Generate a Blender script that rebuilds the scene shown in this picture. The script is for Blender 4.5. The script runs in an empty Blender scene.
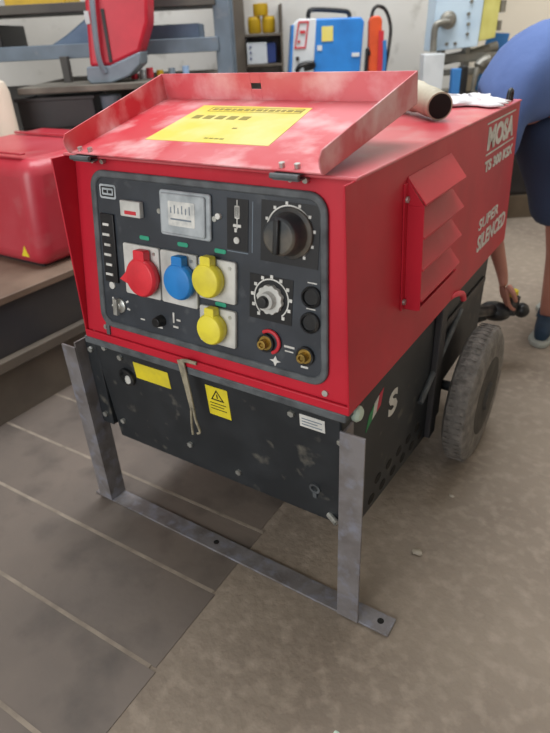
import bpy, bmesh, math, random
from mathutils import Vector, Matrix
random.seed(4)
PI = math.pi
SC = bpy.context.scene
COL = SC.collection

# ---------------------------------------------------------------- camera
CAM = Vector((0.3606, -0.7673, 1.15))
cam_d = bpy.data.cameras.new('camera')
cam_d.sensor_fit = 'HORIZONTAL'; cam_d.sensor_width = 36.0; cam_d.lens = 573.77 / 550 * 36.0
cam_d.clip_start = 0.02
cam_d.dof.use_dof = True; cam_d.dof.focus_distance = 1.15; cam_d.dof.aperture_fstop = 5.0
cam = bpy.data.objects.new('camera', cam_d); COL.objects.link(cam)
r_ = Vector((0.84261504, 0.53670324, -0.04415342))
u_ = -Vector((0.23719613, -0.44349953, -0.86431832))
b_ = -Vector((-0.48346447, 0.71781459, -0.50100331))
m_ = Matrix(((r_.x, u_.x, b_.x, CAM.x), (r_.y, u_.y, b_.y, CAM.y), (r_.z, u_.z, b_.z, CAM.z), (0, 0, 0, 1)))
cam.matrix_world = m_
SC.camera = cam

# ---------------------------------------------------------------- world, lights, exposure
wd = bpy.data.worlds.new('sky'); SC.world = wd; wd.use_nodes = True
bg = wd.node_tree.nodes['Background']
bg.inputs[0].default_value = (0.86, 0.93, 1.0, 1); bg.inputs[1].default_value = 0.68

SC.view_settings.view_transform = 'Standard'
SC.view_settings.look = 'None'
SC.view_settings.gamma = 1.0
SC.view_settings.use_curve_mapping = False
SC.view_settings.exposure = 0.0

# shop frame: u to the right along the back wall, w away towards it, z up
HU = Vector((0.82941642, 0.55863083, 0)); HW = Vector((-0.55863083, 0.82941642, 0))
SO = Vector((CAM.x, CAM.y, 0))
SHOP = Matrix(((HU.x, HW.x, 0, SO.x), (HU.y, HW.y, 0, SO.y), (0, 0, 1, 0), (0, 0, 0, 1)))
def S(u, w, z=0.0): return SHOP @ Vector((u, w, z))

def area(name, loc, target, sx, sy, power, color=(1, 1, 1)):
    l = bpy.data.lights.new(name, 'AREA'); l.shape = 'RECTANGLE'; l.size = sx; l.size_y = sy
    l.energy = power; l.color = color
    o = bpy.data.objects.new(name, l); COL.objects.link(o); o.location = loc
    o.rotation_euler = (Vector(target) - Vector(loc)).to_track_quat('-Z', 'Y').to_euler()
    return o
# daylight through the workshop gate behind the camera, and an unseen overhead fill added to brighten the back
area('gate_daylight', S(-2.7, -2.3, 2.0), S(-0.1, 1.6, 0.4), 3.0, 2.4, 112, (1.0, 0.98, 0.95))
area('overhead_fill', S(0.4, 2.7, 3.9), S(0.3, 2.9, 0), 3.4, 1.8, 165, (0.96, 0.98, 1.0))

# ---------------------------------------------------------------- materials
def lin(h):
    h = h.lstrip('#'); c = [int(h[i:i+2], 16) / 255 for i in (0, 2, 4)]
    return tuple(x / 12.92 if x <= 0.04045 else ((x + 0.055) / 1.055) ** 2.4 for x in c) + (1,)
def mat(name, a, b=None, rough=0.5, metal=0.0, scale=6.0, lo=0.4, hi=0.7, detail=6.0, bump=0.0, bscale=60.0, c=None, cscale=30.0, clo=0.6, chi=0.75, coat=0.0, stretch=None, spec=0.5):
    m = bpy.data.materials.new(name); m.use_nodes = True
    nt = m.node_tree; N = nt.nodes; Lk = nt.links
    p = N['Principled BSDF']
    p.inputs['Roughness'].default_value = rough; p.inputs['Metallic'].default_value = metal
    p.inputs['Coat Weight'].default_value = coat
    p.inputs['Specular IOR Level'].default_value = spec
    geo = N.new('ShaderNodeNewGeometry')
    vec = geo.outputs['Position']
    if stretch:
        mp = N.new('ShaderNodeMapping'); mp.inputs['Scale'].default_value = stretch
        Lk.new(vec, mp.inputs[0]); vec = mp.outputs[0]
    def noise(sc, l, h, det):
        n = N.new('ShaderNodeTexNoise'); n.inputs['Scale'].default_value = sc; n.inputs['Detail'].default_value = det
        Lk.new(vec, n.inputs['Vector'])
        r = N.new('ShaderNodeMapRange'); r.inputs[1].default_value = l; r.inputs[2].default_value = h
        Lk.new(n.outputs['Fac'], r.inputs[0]); return r.outputs[0]
    colo = None
    def mixc(fac, A, B):
        mx = N.new('ShaderNodeMix'); mx.data_type = 'RGBA'
        Lk.new(fac, mx.inputs[0])
        if isinstance(A, tuple): mx.inputs[6].default_value = A
        else: Lk.new(A, mx.inputs[6])
        mx.inputs[7].default_value = B
        return mx.outputs[2]
    base = lin(a)
    if b: colo = mixc(noise(scale, lo, hi, detail), base, lin(b))
    if c: colo = mixc(noise(cscale, clo, chi, 8.0), colo if colo is not None else base, lin(c))
    if colo is not None: Lk.new(colo, p.inputs['Base Color'])
    else: p.inputs['Base Color'].default_value = base
    if bump > 0:
        n = N.new('ShaderNodeTexNoise'); n.inputs['Scale'].default_value = bscale; n.inputs['Detail'].default_value = 5
        Lk.new(vec, n.inputs['Vector'])
        bp = N.new('ShaderNodeBump'); bp.inputs['Strength'].default_value = bump; bp.inputs['Distance'].default_value = 0.01
        Lk.new(n.outputs['Fac'], bp.inputs['Height']); Lk.new(bp.outputs[0], p.inputs['Normal'])
    return m

M = dict(
    red=mat('red_paint', '#c42638', '#b02232', 0.38, scale=5, c='#c94c54', cscale=9, clo=0.62, chi=0.95, spec=0.28),
    redtop=mat('dusty_red_paint_with_glare', '#c9404c', '#d67a80', 0.33, scale=4, lo=0.35, hi=0.75, c='#c9898a', cscale=16, clo=0.52, chi=0.85),  # paler pink is dust plus the roof's glare put into the colour
    redlid=mat('red_paint_with_worn_dusty_patches', '#cb3340', '#d8777e', 0.45, scale=3.2, lo=0.38, hi=0.62, c='#ecc6c8', cscale=11, clo=0.47, chi=0.75),
    redgen=mat('red_plastic_cowl', '#b8303f', '#c2505c', 0.33, scale=3, c='#b97678', cscale=5, clo=0.55, chi=0.8),
    black=mat('black_paint', '#202428', '#2b2f33', 0.5, scale=12, c='#6a675f', cscale=22, clo=0.62, chi=0.8),
    panel=mat('panel_laminate_with_sheen', '#32373e', '#3e444c', 0.35, scale=10, c='#5a5e62', cscale=30, clo=0.6, chi=0.85),  # black lifted to bluish grey, glare sheen put into the colour
    panel2=mat('panel_black_print', '#14161a', '#1b1d21', 0.4, scale=20),
    rubber=mat('grey_rubber_seal', '#5d6266', '#3e4144', 0.6, scale=25, bump=0.2),
    blackplastic=mat('black_plastic', '#15171a', '#26282b', 0.35, scale=20, c='#55524c', cscale=18, clo=0.55, chi=0.75),
    dustyknob=mat('dusty_knob_plastic', '#33373b', '#6f675a', 0.5, scale=14, lo=0.45, hi=0.7),
    steel=mat('worn_grey_steel', '#858284', '#67615f', 0.5, 0.25, scale=14, c='#8a8c98', cscale=30, clo=0.5, chi=0.7, bump=0.15),
    bolt=mat('zinc_bolt', '#c9ccc8', '#9a9a94', 0.35, 0.7, scale=60),
    strap=mat('weathered_strap', '#9c9480', '#6f6a5c', 0.8, scale=60),
    yellow=mat('yellow_sticker', '#e6d42e', '#cdbd3a', 0.5, scale=25),
    yellowlid=mat('yellow_lid_sticker', '#e6d250', '#e3d98a', 0.45, scale=12, lo=0.35, hi=0.65),
    ink=mat('black_ink', '#1c1b12'), white=mat('white_print', '#d8d8d4', '#b9b9b4', 0.5, scale=30),
    whiteplate=mat('white_socket_plate', '#d2d2ce', '#a9aaa6', 0.4, scale=20),
    redcap=mat('red_socket_cap', '#e23340', '#c92c38', 0.35, scale=20),
    bluecap=mat('blue_socket_cap', '#2783cf', '#1f6fb5', 0.35, scale=20),
    yellowcap=mat('yellow_socket_cap', '#ecdf45', '#cfc043', 0.35, scale=20),
    green=mat('green_label', '#2f9c7c'), redring=mat('red_ring', '#c7303b'),
    clear=mat('frosted_meter_cover', '#b4bbc0', '#8f979c', 0.25, scale=30),
    meter=mat('meter_face', '#dcdcd8', '#b5b8b8', 0.4, scale=60),
    brass=mat('brass', '#b89a52', '#8a7340', 0.35, 0.8, scale=60),
    lime=mat('pale_green_cap', '#cfe3d5', rough=0.4),
    tyre=mat('dusty_tyre_rubber', '#716d69', '#5f5b56', 0.85, scale=40, c='#8a847e', cscale=35, clo=0.45, chi=0.75, bump=0.5, bscale=120),
    tyreside=mat('tyre_sidewall', '#3a3733', '#4c4843', 0.85, scale=20),
    concrete=mat('concrete_floor', '#8f8375', '#7e7266', 0.75, scale=2.2, c='#9e9183', cscale=28, clo=0.48, chi=0.75, bump=0.35, bscale=45),
    plate=mat('dark_floor_plate', '#6b625b', '#7a6f66', 0.55, scale=2.5, c='#554e49', cscale=7, clo=0.5, chi=0.75, bump=0.1, bscale=30),
    seam=mat('dust_filled_seam', '#968b7e', '#7b7166', 0.9, scale=20),
    wall=mat('plaster_wall', '#d2d0cb', '#c2bfb8', 0.9, scale=1.5, c='#9c988f', cscale=7, clo=0.6, chi=0.8, bump=0.2, bscale=20),
    cream=mat('cream_paint', '#e0d6c4', '#d3c9b8', 0.8, scale=3),
    ceiling=mat('ceiling_paint', '#c9c9c5'),
    exhaust=mat('cream_heat_stained_pipe', '#c4beaa', '#a39c88', 0.5, scale=8, c='#857d69', cscale=14, clo=0.55, chi=0.75),
    rag=mat('white_rag', '#ecebee', '#d6d6dc', 0.9, scale=20),
    dark_opening=mat('dark_opening', '#141312', rough=0.9),  # near-black fill painted for the shade inside holes and the pipe mouth
    rackgrey=mat('blue_grey_rack_paint', '#6b7a88', '#56636e', 0.5, scale=6, c='#7a8086', cscale=20, clo=0.6, chi=0.75),
    darkrack=mat('dark_rack_metal', '#474543', '#59564f', 0.6, scale=6),
    board=mat('dusty_shelf_board', '#79756c', '#5f5b53', 0.75, scale=8),
    darkbox=mat('dark_plastic_crate', '#221f22', '#2e2b2c', 0.5, scale=6),
    lightblue=mat('pale_blue_plastic', '#8fa9c9', '#7791b3', 0.6, scale=6),
    greyplastic=mat('grey_plastic', '#7f8c98', '#6e7a86', 0.5, scale=10),
    reddev=mat('red_painted_case', '#d62a40', '#c12438', 0.4, scale=6),
    blue=mat('blue_paint', '#2f86d6', '#2a76c2', 0.4, scale=8),
    bluesheet=mat('bright_blue_board', '#3a7fc2', '#2f6dae', 0.6, scale=5),
    offwhite=mat('off_white_paint', '#d5dadd', '#c3c9cc', 0.5, scale=10),
    orange=mat('orange_cable_sleeve', '#e0582a', '#c94c26', 0.5, scale=10),
    ctrl=mat('pale_blue_white_cabinet', '#c6dbea', '#b5cde0', 0.45, scale=6),
    ctrly=mat('pale_yellow_side', '#d4cf7c', '#c2ba62', 0.5, scale=8),
    greymetal=mat('grey_machine_metal', '#77756e', '#8e8b80', 0.45, 0.4, scale=12),
    brown=mat('brown_board', '#5e5142', '#6d5f4e', 0.8, scale=6),
    yellowbag=mat('yellow_tub', '#cfa820', '#b8951c', 0.5, scale=12),
    navybin=mat('navy_panel', '#2d3f78'),
    benchtop=mat('rusty_brown_steel', '#7d6a5b', '#675649', 0.6, scale=6),
    benchside=mat('dark_steel_beam', '#37363a', '#45423f', 0.55, scale=5),
    benchlow=mat('grimy_timber', '#5c544b', '#6c6357', 0.8, scale=6),
    skin=mat('skin', '#b9806f', '#ad7465', 0.5, scale=10),
    hair=mat('brown_hair', '#3b2c22', '#4a382b', 0.8, scale=80),
    shirt=mat('blue_cotton', '#5a72a8', '#50679b', 0.9, scale=5, bump=0.4, bscale=14),
    shorts=mat('navy_cotton', '#35435f', '#2d3a55', 0.9, scale=6, bump=0.4, bscale=16),
    shoe=mat('blue_shoe_fabric', '#22394f', '#1b2f42', 0.8, scale=20),
    sole=mat('pale_shoe_sole', '#9fa39c', rough=0.7),
    darkcloth=mat('dark_canvas', '#26242a', '#322f33', 0.9, scale=6),
    pinkred=mat('pink_red_plastic', '#d8404e'),
    pebble=mat('pale_chip', '#b5aca0', '#98907f', 0.8, scale=50),
    flaggreen=mat('green_print', '#2c8a55'), flagred=mat('red_print', '#c22b46'),
)

# ---------------------------------------------------------------- mesh builder
ORG = {}      # world origin of each object
class MB:
    def __init__(self, mw=None):
        self.bm = bmesh.new(); self.mw = mw or Matrix.Identity(4)
    def _t(self, vs, m=None):
        mm = self.mw @ m if m is not None else self.mw
        for v in vs: v.co = mm @ v.co
    def box(self, a, b, m=None):
        vs = bmesh.ops.create_cube(self.bm, size=1)['verts']
        for v in vs:
            v.co = Vector([(a[i] + b[i]) / 2 + v.co[i] * (b[i] - a[i]) for i in range(3)])
        self._t(vs, m); return self
    def cyl(self, p, q, r, r2=None, n=24):
        p, q = Vector(p), Vector(q); d = q - p
        vs = bmesh.ops.create_cone(self.bm, cap_ends=True, segments=n, radius1=r, radius2=r if r2 is None else r2, depth=d.length)['verts']
        m = Matrix.Translation((p + q) / 2) @ d.to_track_quat('Z', 'Y').to_matrix().to_4x4()
        self._t(vs, m); return self
    def ball(self, c, r, sc=(1, 1, 1), n=16):
        vs = bmesh.ops.create_uvsphere(self.bm, u_segments=n * 2, v_segments=n, radius=r)['verts']
        self._t(vs, Matrix.Translation(c) @ Matrix.Diagonal((*sc, 1))); return self
    def prism(self, poly, h0, h1, m=None):
        """poly in local x,y; extruded along local z from h0 to h1"""
        lo = [self.bm.verts.new((x, y, h0)) for x, y in poly]; hi = [self.bm.verts.new((x, y, h1)) for x, y in poly]
        n = len(poly)
        self.bm.faces.new(lo[::-1]); self.bm.faces.new(hi)
        for i in range(n): self.bm.faces.new((lo[i], lo[(i + 1) % n], hi[(i + 1) % n], hi[i]))
        self._t(lo + hi, m); return self
    def ring(self, outer, inner, h0, h1, m=None):
        n = len(outer); L = []
        for pl, h in ((outer, h0), (outer, h1), (inner, h1), (inner, h0)):
            L.append([self.bm.verts.new((x, y, h)) for x, y in pl])
        for k in range(4):
            A, B = L[k], L[(k + 1) % 4]
            for i in range(n): self.bm.faces.new((A[i], A[(i + 1) % n], B[(i + 1) % n], B[i]))
        self._t(sum(L, []), m); return self
    def lathe(self, prof, c, ax, n=40):
        c = Vector(c); q = Vector(ax).to_track_quat('Z', 'Y').to_matrix().to_4x4()
        rows = []
        for r, z in prof:
            rows.append([self.bm.verts.new((r * math.cos(2 * PI * i / n), r * math.sin(2 * PI * i / n), z)) for i in range(n)])
        for A, B in zip(rows, rows[1:]):
            for i in range(n): self.bm.faces.new((A[i], A[(i + 1) % n], B[(i + 1) % n], B[i]))
        self.bm.faces.new(rows[0][::-1]); self.bm.faces.new(rows[-1])
        self._t(sum(rows, []), Matrix.Translation(c) @ q); return self
    def tube(self, pts, r, n=10, sub=6):
        pts = [Vector(p) for p in pts]
        if sub and len(pts) > 2:
            P = [pts[0]] + pts + [pts[-1]]; out = []
            for i in range(1, len(P) - 2):
                for k in range(sub):
                    t = k / sub; a, b, c, d = P[i-1], P[i], P[i+1], P[i+2]
                    out.append(0.5 * ((2*b) + (c-a)*t + (2*a-5*b+4*c-d)*t*t + (3*b-a-3*c+d)*t**3))
            pts = out + [pts[-1]]
        rows = []; up = None
        for i, p in enumerate(pts):
            d = (pts[min(i+1, len(pts)-1)] - pts[max(i-1, 0)]).normalized()
            if up is None: up = d.orthogonal().normalized()
            up = (up - d * up.dot(d)).normalized(); sd = d.cross(up)
            rr = r[min(i * len(r) // len(pts), len(r)-1)] if isinstance(r, (list, tuple)) else r
            rows.append([self.bm.verts.new(p + rr * (math.cos(2*PI*k/n) * up + math.sin(2*PI*k/n) * sd)) for k in range(n)])
        for A, B in zip(rows, rows[1:]):
            for i in range(n): self.bm.faces.new((A[i], A[(i+1) % n], B[(i+1) % n], B[i]))
        self.bm.faces.new(rows[0][::-1]); self.bm.faces.new(rows[-1])
        self._t(sum(rows, [])); return self
    def build(self, name, m, parent=None, bevel=0.0, smooth=True, seg=2, label=None):
        bmesh.ops.recalc_face_normals(self.bm, faces=self.bm.faces)
        me = bpy.data.meshes.new(name); self.bm.to_mesh(me); self.bm.free()
        return finish(name, me, m, parent, bevel, smooth, seg, label)
def finish(name, me, m, parent=None, bevel=0.0, smooth=True, seg=2, label=None):
    xs = [v.co for v in me.vertices]
    lo = Vector([min(c[i] for c in xs) for i in range(3)]); hi = Vector([max(c[i] for c in xs) for i in range(3)])
    c = (lo + hi) / 2; c.z = lo.z if parent is None else c.z
    me.transform(Matrix.Translation(-c))
    me.materials.clear(); me.materials.append(M[m] if isinstance(m, str) else m)
    o = bpy.data.objects.new(name, me); COL.objects.link(o)
    ORG[o.name] = c.copy()
    if parent is not None: o.parent = parent; o.location = c - ORG[parent.name]
    else: o.location = c
    if smooth:
        for p in me.polygons: p.use_smooth = True
        me.set_sharp_from_angle(angle=math.radians(35))
    if bevel:
        b = o.modifiers.new('bevel', 'BEVEL'); b.width = bevel; b.segments = seg; b.limit_method = 'ANGLE'
        b.harden_normals = False
    if label: o['label'] = label
    return o
def root(name, loc, label, cat, group=None):
    o = bpy.data.objects.new(name, None); COL.objects.link(o); o.location = loc; o.empty_display_size = 0.1
    ORG[o.name] = Vector(loc); o['label'] = label; o['category'] = cat
    if group: o['group'] = group
    return o
def tag(o, label, cat, group=None):
    o['label'] = label; o['category'] = cat
    if group: o['group'] = group
    return o
def struct(o): o['kind'] = 'structure'; return o
def rrect(x0, y0, x1, y1, r, n=6):
    out = []
    for cx, cy, a in ((x1-r, y0+r, -90), (x1-r, y1-r, 0), (x0+r, y1-r, 90), (x0+r, y0+r, 180)):
        for k in range(n+1):
            t = math.radians(a + 90*k/n); out.append((cx + r*math.cos(t), cy + r*math.sin(t)))
    return out
def text_mesh(s, m, x0, y0, x1, y1, name, material, parent, bold=0.03, shear=0.0, h=0.0008, quad=None):
    cu = bpy.data.curves.new('lettering', 'FONT'); cu.body = s; cu.offset = bold; cu.shear = shear; cu.extrude = 0.01; cu.resolution_u = 3
    t = bpy.data.objects.new('lettering', cu); COL.objects.link(t)
    bpy.context.view_layer.update()
    me = bpy.data.meshes.new_from_object(t.evaluated_get(bpy.context.evaluated_depsgraph_get()))
    bpy.data.objects.remove(t); bpy.data.curves.remove(cu)
    xs = [v.co.x for v in me.vertices]; ys = [v.co.y for v in me.vertices]
    ax, bx, ay, by = min(xs), max(xs), min(ys), max(ys)
    for v in me.vertices:
        v.co = m @ Vector((x0 + (v.co.x-ax)/(bx-ax)*(x1-x0), y0 + (v.co.y-ay)/(by-ay)*(y1-y0), h if v.co.z > 0 else -h*0.3))
    return finish(name, me, material, parent, smooth=False)

# ================================================================ THE ROOM
f = MB(SHOP); f.box((-4.6, -3.2, -0.1), (3.2, 4.8, 0.0)); struct(f.build('floor', 'concrete', smooth=False))
f = MB(SHOP); f.box((-4.6, 4.7, 0), (3.2, 4.85, 4.2)); struct(f.build('wall_back', 'wall', smooth=False))
f = MB(SHOP); f.box((-4.75, -3.2, 0), (-4.6, 4.85, 4.2)); struct(f.build('wall_left', 'wall', smooth=False))
f = MB(SHOP); f.box((3.2, -3.2, 0), (3.35, 4.85, 4.2)); struct(f.build('wall_right', 'cream', smooth=False))
f = MB(SHOP); f.box((-4.75, -3.2, 4.2), (3.35, 4.85, 4.3)); struct(f.build('ceiling', 'ceiling', smooth=False))
f = MB(SHOP); f.box((0.2, -3.2, 0), (3.2, -3.05, 4.2)); struct(f.build('wall_front_light_block', 'wall', smooth=False))  # unseen, added to keep open-front light off the generator's right side
f = MB(SHOP); f.box((1.5, 4.55, 0), (3.2, 4.7, 4.2)); struct(f.build('wall_back_pier', 'cream', smooth=False))
f = MB(SHOP); f.box((-0.16, 4.5, 0), (-0.09, 4.7, 4.2)); struct(f.build('trim_1', 'benchlow', smooth=False))

# floor plates let into the concrete at the left (part of the floor)
seams = [(-1.16, -0.02), (-0.745, -0.02), (-0.53, 0.0), (-0.318, 0.03), (-0.10, 0.032), (0.118, 0.04), (0.33, 0.045), (0.55, 0.05)]
ends = [-0.262, -0.27, -0.278, -0.288, -0.298, -0.312, -0.32]
f = MB(); g = MB()
for i in range(len(seams) - 1):
    y0 = seams[i][0] + 0.004; y1 = seams[i+1][0] - 0.004; e = ends[i]
    f.prism([(-2.6, y0 - 0.05), (e, y0 + seams[i][1]*0.0), (e - 0.004, y1), (-2.6, y1 - 0.05)], -0.02, 0.002)
for y, s in seams[1:-1]:
    g.prism([(-2.6, y - 0.056), (-0.30, y - 0.0045), (-0.30, y + 0.0045), (-2.6, y - 0.044)], 0.0005, 0.0026)
fp = struct(f.build('floor', 'plate', smooth=False)); 
struct(g.build('trim_2', 'seam', smooth=False))

# ================================================================ THE WELDING GENERATOR
GW = 0.683
gen = root('welding_generator', (-0.34, 0.5, 0), 'large red and black wheeled generator on a steel stand, lid open above its control panel', 'generator')
LEN = 1.10
# canopy: leaning front between two upright side sheets
c = MB()
prof = [(0.0, 0.556), (LEN, 0.556), (LEN, 0.956), (0.054, 0.956)]       # (y,z)
XM = Matrix(((0, 0, 1, 0), (1, 0, 0, 0), (0, 1, 0, 0), (0, 0, 0, 1)))     # local x->Y, y->Z, z->X
c.prism(prof, -GW + 0.004, -0.004, XM)
c.box((-GW, -0.004, 0.5565), (-GW + 0.004, LEN, 0.956)); c.box((-0.004, -0.004, 0.5565), (0, LEN, 0.956))
for v in c.bm.verts: v.co.x -= 0.04 * (v.co.z - 0.556) * (1 if v.co.x > -0.34 else -1)
can = c.build('canopy', 'red', gen, bevel=0.0015)
c = MB(); c.box((-GW + 0.013, 0.030, 0.955), (-0.013, LEN + 0.003, 0.9605)); c.build('top_panel', 'redtop', gen, bevel=0.002, label='dusty red roof sheet with pinkish glare in its colour')
# front lip below the panel
c = MB(); c.box((-GW + 0.002, -0.006, 0.5565), (-0.0, 0.0, 0.575)); c.build('front_lip', 'red', gen, bevel=0.002)

PL = math.hypot(0.054, 0.40)
pv = Vector((0, 0.054, 0.40)) / PL; pn = Vector((0, -0.40, 0.054)) / PL
PM = Matrix(((1, 0, pn.x, 0), (0, pv.y, pn.y, 0), (0, pv.z, pn.z, 0.556), (0, 0, 0, 1)))
def trap(pl):
    return [(x - (0.028 * v / 0.38 if x > -0.34 else -0.009 * v / 0.38 - 0.004), v) for x, v in pl]
# control panel
cp = MB(PM).prism(trap(rrect(-0.618, 0.052, -0.05, 0.368, 0.022)), 0.0005, 0.004).build('control_panel', 'panel', gen, smooth=False, label='dark control panel, greyed by glare put into its colour')
MB(PM).ring(trap(rrect(-0.628, 0.042, -0.042, 0.377, 0.034)), trap(rrect(-0.613, 0.056, -0.056, 0.363, 0.022)), 0.0, 0.008).build('rubber_frame', 'rubber', cp, bevel=0.003)
def P(name, m, fn, parent=cp, bevel=0.0, mtx=PM, label=None, smooth=True):
    b = MB(mtx); fn(b); return b.build(name, m, parent, bevel=bevel, label=label, smooth=smooth)
T = 0.004
P('logo_plate', 'clear', lambda b: b.prism(rrect(-0.592, 0.322, -0.546, 0.35, 0.005), T, T + 0.001))
P('logo_print', 'panel2', lambda b: (b.ring(rrect(-0.588, 0.326, -0.55, 0.346, 0.003), rrect(-0.585, 0.329, -0.553, 0.343, 0.002), T + .001, T + 0.0016), b.box((-0.581, 0.333, T + .001), (-0.571, 0.339, T + .0017)), b.box((-0.567, 0.333, T + .001), (-0.557, 0.339, T + .0017))), smooth=False)
P('rocker_switch', 'whiteplate', lambda b: b.box((-0.526, 0.294, T), (-0.472, 0.325, T + 0.012)), bevel=0.002, label='white rocker switch with a red mark')
P('rocker_mark', 'redring', lambda b: b.box((-0.513, 0.299, T + 0.012), (-0.482, 0.306, T + 0.0128)), smooth=False)
# meter
P('meter_cover', 'clear', lambda b: (b.prism(rrect(-0.424, 0.270, -0.302, 0.354, 0.006), T, T + 0.007), b.prism(rrect(-0.418, 0.275, -0.311, 0.349, 0.005), T + 0.007, T + 0.012)), bevel=0.003, label='frosted square meter window')
P('meter_face', 'meter', lambda b: b.prism(rrect(-0.397, 0.291, -0.333, 0.336, 0.003), T + 0.012, T + 0.0128), smooth=False)
P('meter_scale', 'greyplastic', lambda b: [b.box((-0.391 + i*0.009, 0.314, T + 0.0128), (-0.389 + i*0.009, 0.325 + 0.004*(i % 2), T + 0.0134)) for i in range(6)] + [b.box((-0.391, 0.302, T + 0.0128), (-0.341, 0.305, T + 0.0134))], smooth=False)
for x in (-0.430, -0.296): P('screw', 'bolt', lambda b: b.cyl((x, 0.312, T), (x, 0.312, T + 0.003), 0.005, n=12))
for x in (-0.286,): P('indicator_lamp', 'white', lambda b: b.cyl((x, 0.318, T), (x, 0.318, T + 0.006), 0.0055, n=16))
P('switch_plate', 'panel2', lambda b: b.box((-0.268, 0.262, T), (-0.222, 0.352, T + 0.0012)), smooth=False)
P('switch_diagram', 'white', lambda b: (b.box((-0.2465, 0.300, T + .0012), (-0.2445, 0.350, T + .002)), b.ring(rrect(-0.2505, 0.318, -0.2405, 0.340, 0.001), rrect(-0.2488, 0.3197, -0.2422, 0.3383, 0.0006), T + .0012, T + .002), b.box((-0.254, 0.303, T + .0012), (-0.237, 0.308, T + .002)), b.box((-0.251, 0.294, T + .0012), (-0.246, 0.301, T + .002)), b.cyl((-0.2455, 0.280, T + .001), (-0.2455, 0.280, T + .004), 0.006, n=14)), smooth=False)
P('panel_line', 'greyplastic', lambda b: (b.box((-0.214, 0.262, T), (-0.2125, 0.35, T + 0.0006)), b.box((-0.268, 0.258, T), (-0.222, 0.2595, T + 0.0006))), smooth=False)
# fuse strip at the left
P('breaker_strip', 'panel2', lambda b: b.box((-0.594, 0.148, T), (-0.556, 0.292, T + 0.005)), bevel=0.001)
for i in range(6):
    z = 0.163 + i * 0.021
    P('breaker_mark', 'white', lambda b: b.box((-0.588 + 0.003*(i % 2), z, T + 0.005), (-0.568, z + 0.005, T + 0.0075)), smooth=False)
P('breaker_lamp', 'white', lambda b: (b.cyl((-0.578, 0.140, T), (-0.578, 0.140, T + 0.003), 0.008, n=14),))
# knobs
P('dial_plate', 'panel2', lambda b: b.box((-0.195, 0.252, T), (-0.080, 0.356, T + 0.0012)), smooth=False)
def dialmarks(b, cx, cy, r, n, a0, a1, sz):
    pts = [math.radians(a0 + (a1 - a0) * i / 40) for i in range(41)]
    outer = [(cx + (r+0.0012)*math.cos(t), cy + (r+0.0012)*math.sin(t)) for t in pts]; inner = [(cx + (r-0.0012)*math.cos(t), cy + (r-0.0012)*math.sin(t)) for t in pts]
    for i in range(40): b.prism([outer[i], outer[i+1], inner[i+1], inner[i]], T + .0012, T + .0018)
    for i in range(n):
        t = math.radians(a0 + (a1 - a0) * i / (n - 1)); x = cx + (r + sz*.8) * math.cos(t); y = cy + (r + sz*.8) * math.sin(t)
        b.box((x - sz*.5, y - sz*.5, T + .0012), (x + sz*.5, y + sz*.5, T + .002))
P('dial_scale', 'white', lambda b: dialmarks(b, -0.138, 0.306, 0.045, 10, 215, -50, 0.005), smooth=False)
big = P('large_knob', 'dustyknob', lambda b: b.lathe([(0.043, 0), (0.043, 0.006), (0.036, 0.010), (0.034, 0.020), (0.031, 0.040), (0.027, 0.044), (0.0, 0.044)][:-1] + [(0.002, 0.0445)], (-0.134, 0.306, T), (0, 0, 1)), bevel=0.001, label='large dust-covered black knob')
P('knob_pointer', 'blackplastic', lambda b: b.box((-0.139, 0.278, T + 0.044), (-0.129, 0.334, T + 0.052)), bevel=0.002)
P('dial_scale', 'white', lambda b: dialmarks(b, -0.170, 0.185, 0.036, 11, 230, -50, 0.006), smooth=False)
P('dial_plate', 'panel2', lambda b: b.box((-0.217, 0.143, T), (-0.126, 0.226, T + 0.0012)), smooth=False)
def fluted(b, c, r, h):
    poly = []
    for i in range(48):
        t = 2*PI*i/48; rr = r * (1.0 if (i // 2) % 2 else 0.93); poly.append((c[0] + rr*math.cos(t), c[1] + rr*math.sin(t)))
    b.prism(poly, T, T + h); b.cyl((c[0], c[1], T + h), (c[0], c[1], T + h + 0.012), r*0.62, r*0.55)
P('small_knob', 'whiteplate', lambda b: fluted(b, (-0.170, 0.185), 0.027, 0.010), bevel=0.0006, label='small knob with a pale skirt')
P('knob_cap', 'blackplastic', lambda b: b.cyl((-0.173, 0.184, T + 0.020), (-0.173, 0.184, T + 0.030), 0.012, 0.010), bevel=0.001)
# sockets
for (x0, y0, x1, y1) in ((-0.530, 0.134, -0.432, 0.240), (-0.428, 0.134, -0.336, 0.240), (-0.331, 0.160, -0.245, 0.240), (-0.331, 0.072, -0.245, 0.146)):
    P('socket_plate', 'whiteplate', lambda b: b.prism(rrect(x0, y0, x1, y1, 0.004), T, T + 0.008), bevel=0.0015)
    P('screw', 'bolt', lambda b: b.cyl((x1 - 0.012, y1 - 0.012, T + .008), (x1 - 0.012, y1 - 0.012, T + .0095), 0.0035, n=10), label=None)
def sockcap(cx, cy, r, m, tab, label):
    def fn(b):
        b.cyl((cx, cy, T + 0.006), (cx, cy, T + 0.020), r * 0.86, r * 0.92, n=32)
        b.lathe([(r * 0.98, 0), (r, 0.003), (r, 0.010), (r * 0.9, 0.016), (r * 0.4, 0.019), (0.002, 0.0195)], (cx, cy, T + 0.016), (0, 0.0, 1), n=36)
        b.prism(rrect(cx - r*0.36, cy + r*0.7, cx + r*0.36, cy + r*1.38, 0.004), T + 0.012, T + 0.030)
        if tab:
            b.prism([(cx - r*1.52, cy - r*0.30), (cx - r*0.8, cy - r*0.52), (cx - r*0.8, cy + r*0.52), (cx - r*1.1, cy + r*0.1)], T + 0.018, T + 0.026)
    P('socket_cap', m, fn, bevel=0.001, label=label)
sockcap(-0.466, 0.180, 0.040, 'redcap', True, 'red three-phase socket cap')
sockcap(-0.367, 0.188, 0.036, 'bluecap', False, 'blue round socket cap')
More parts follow.
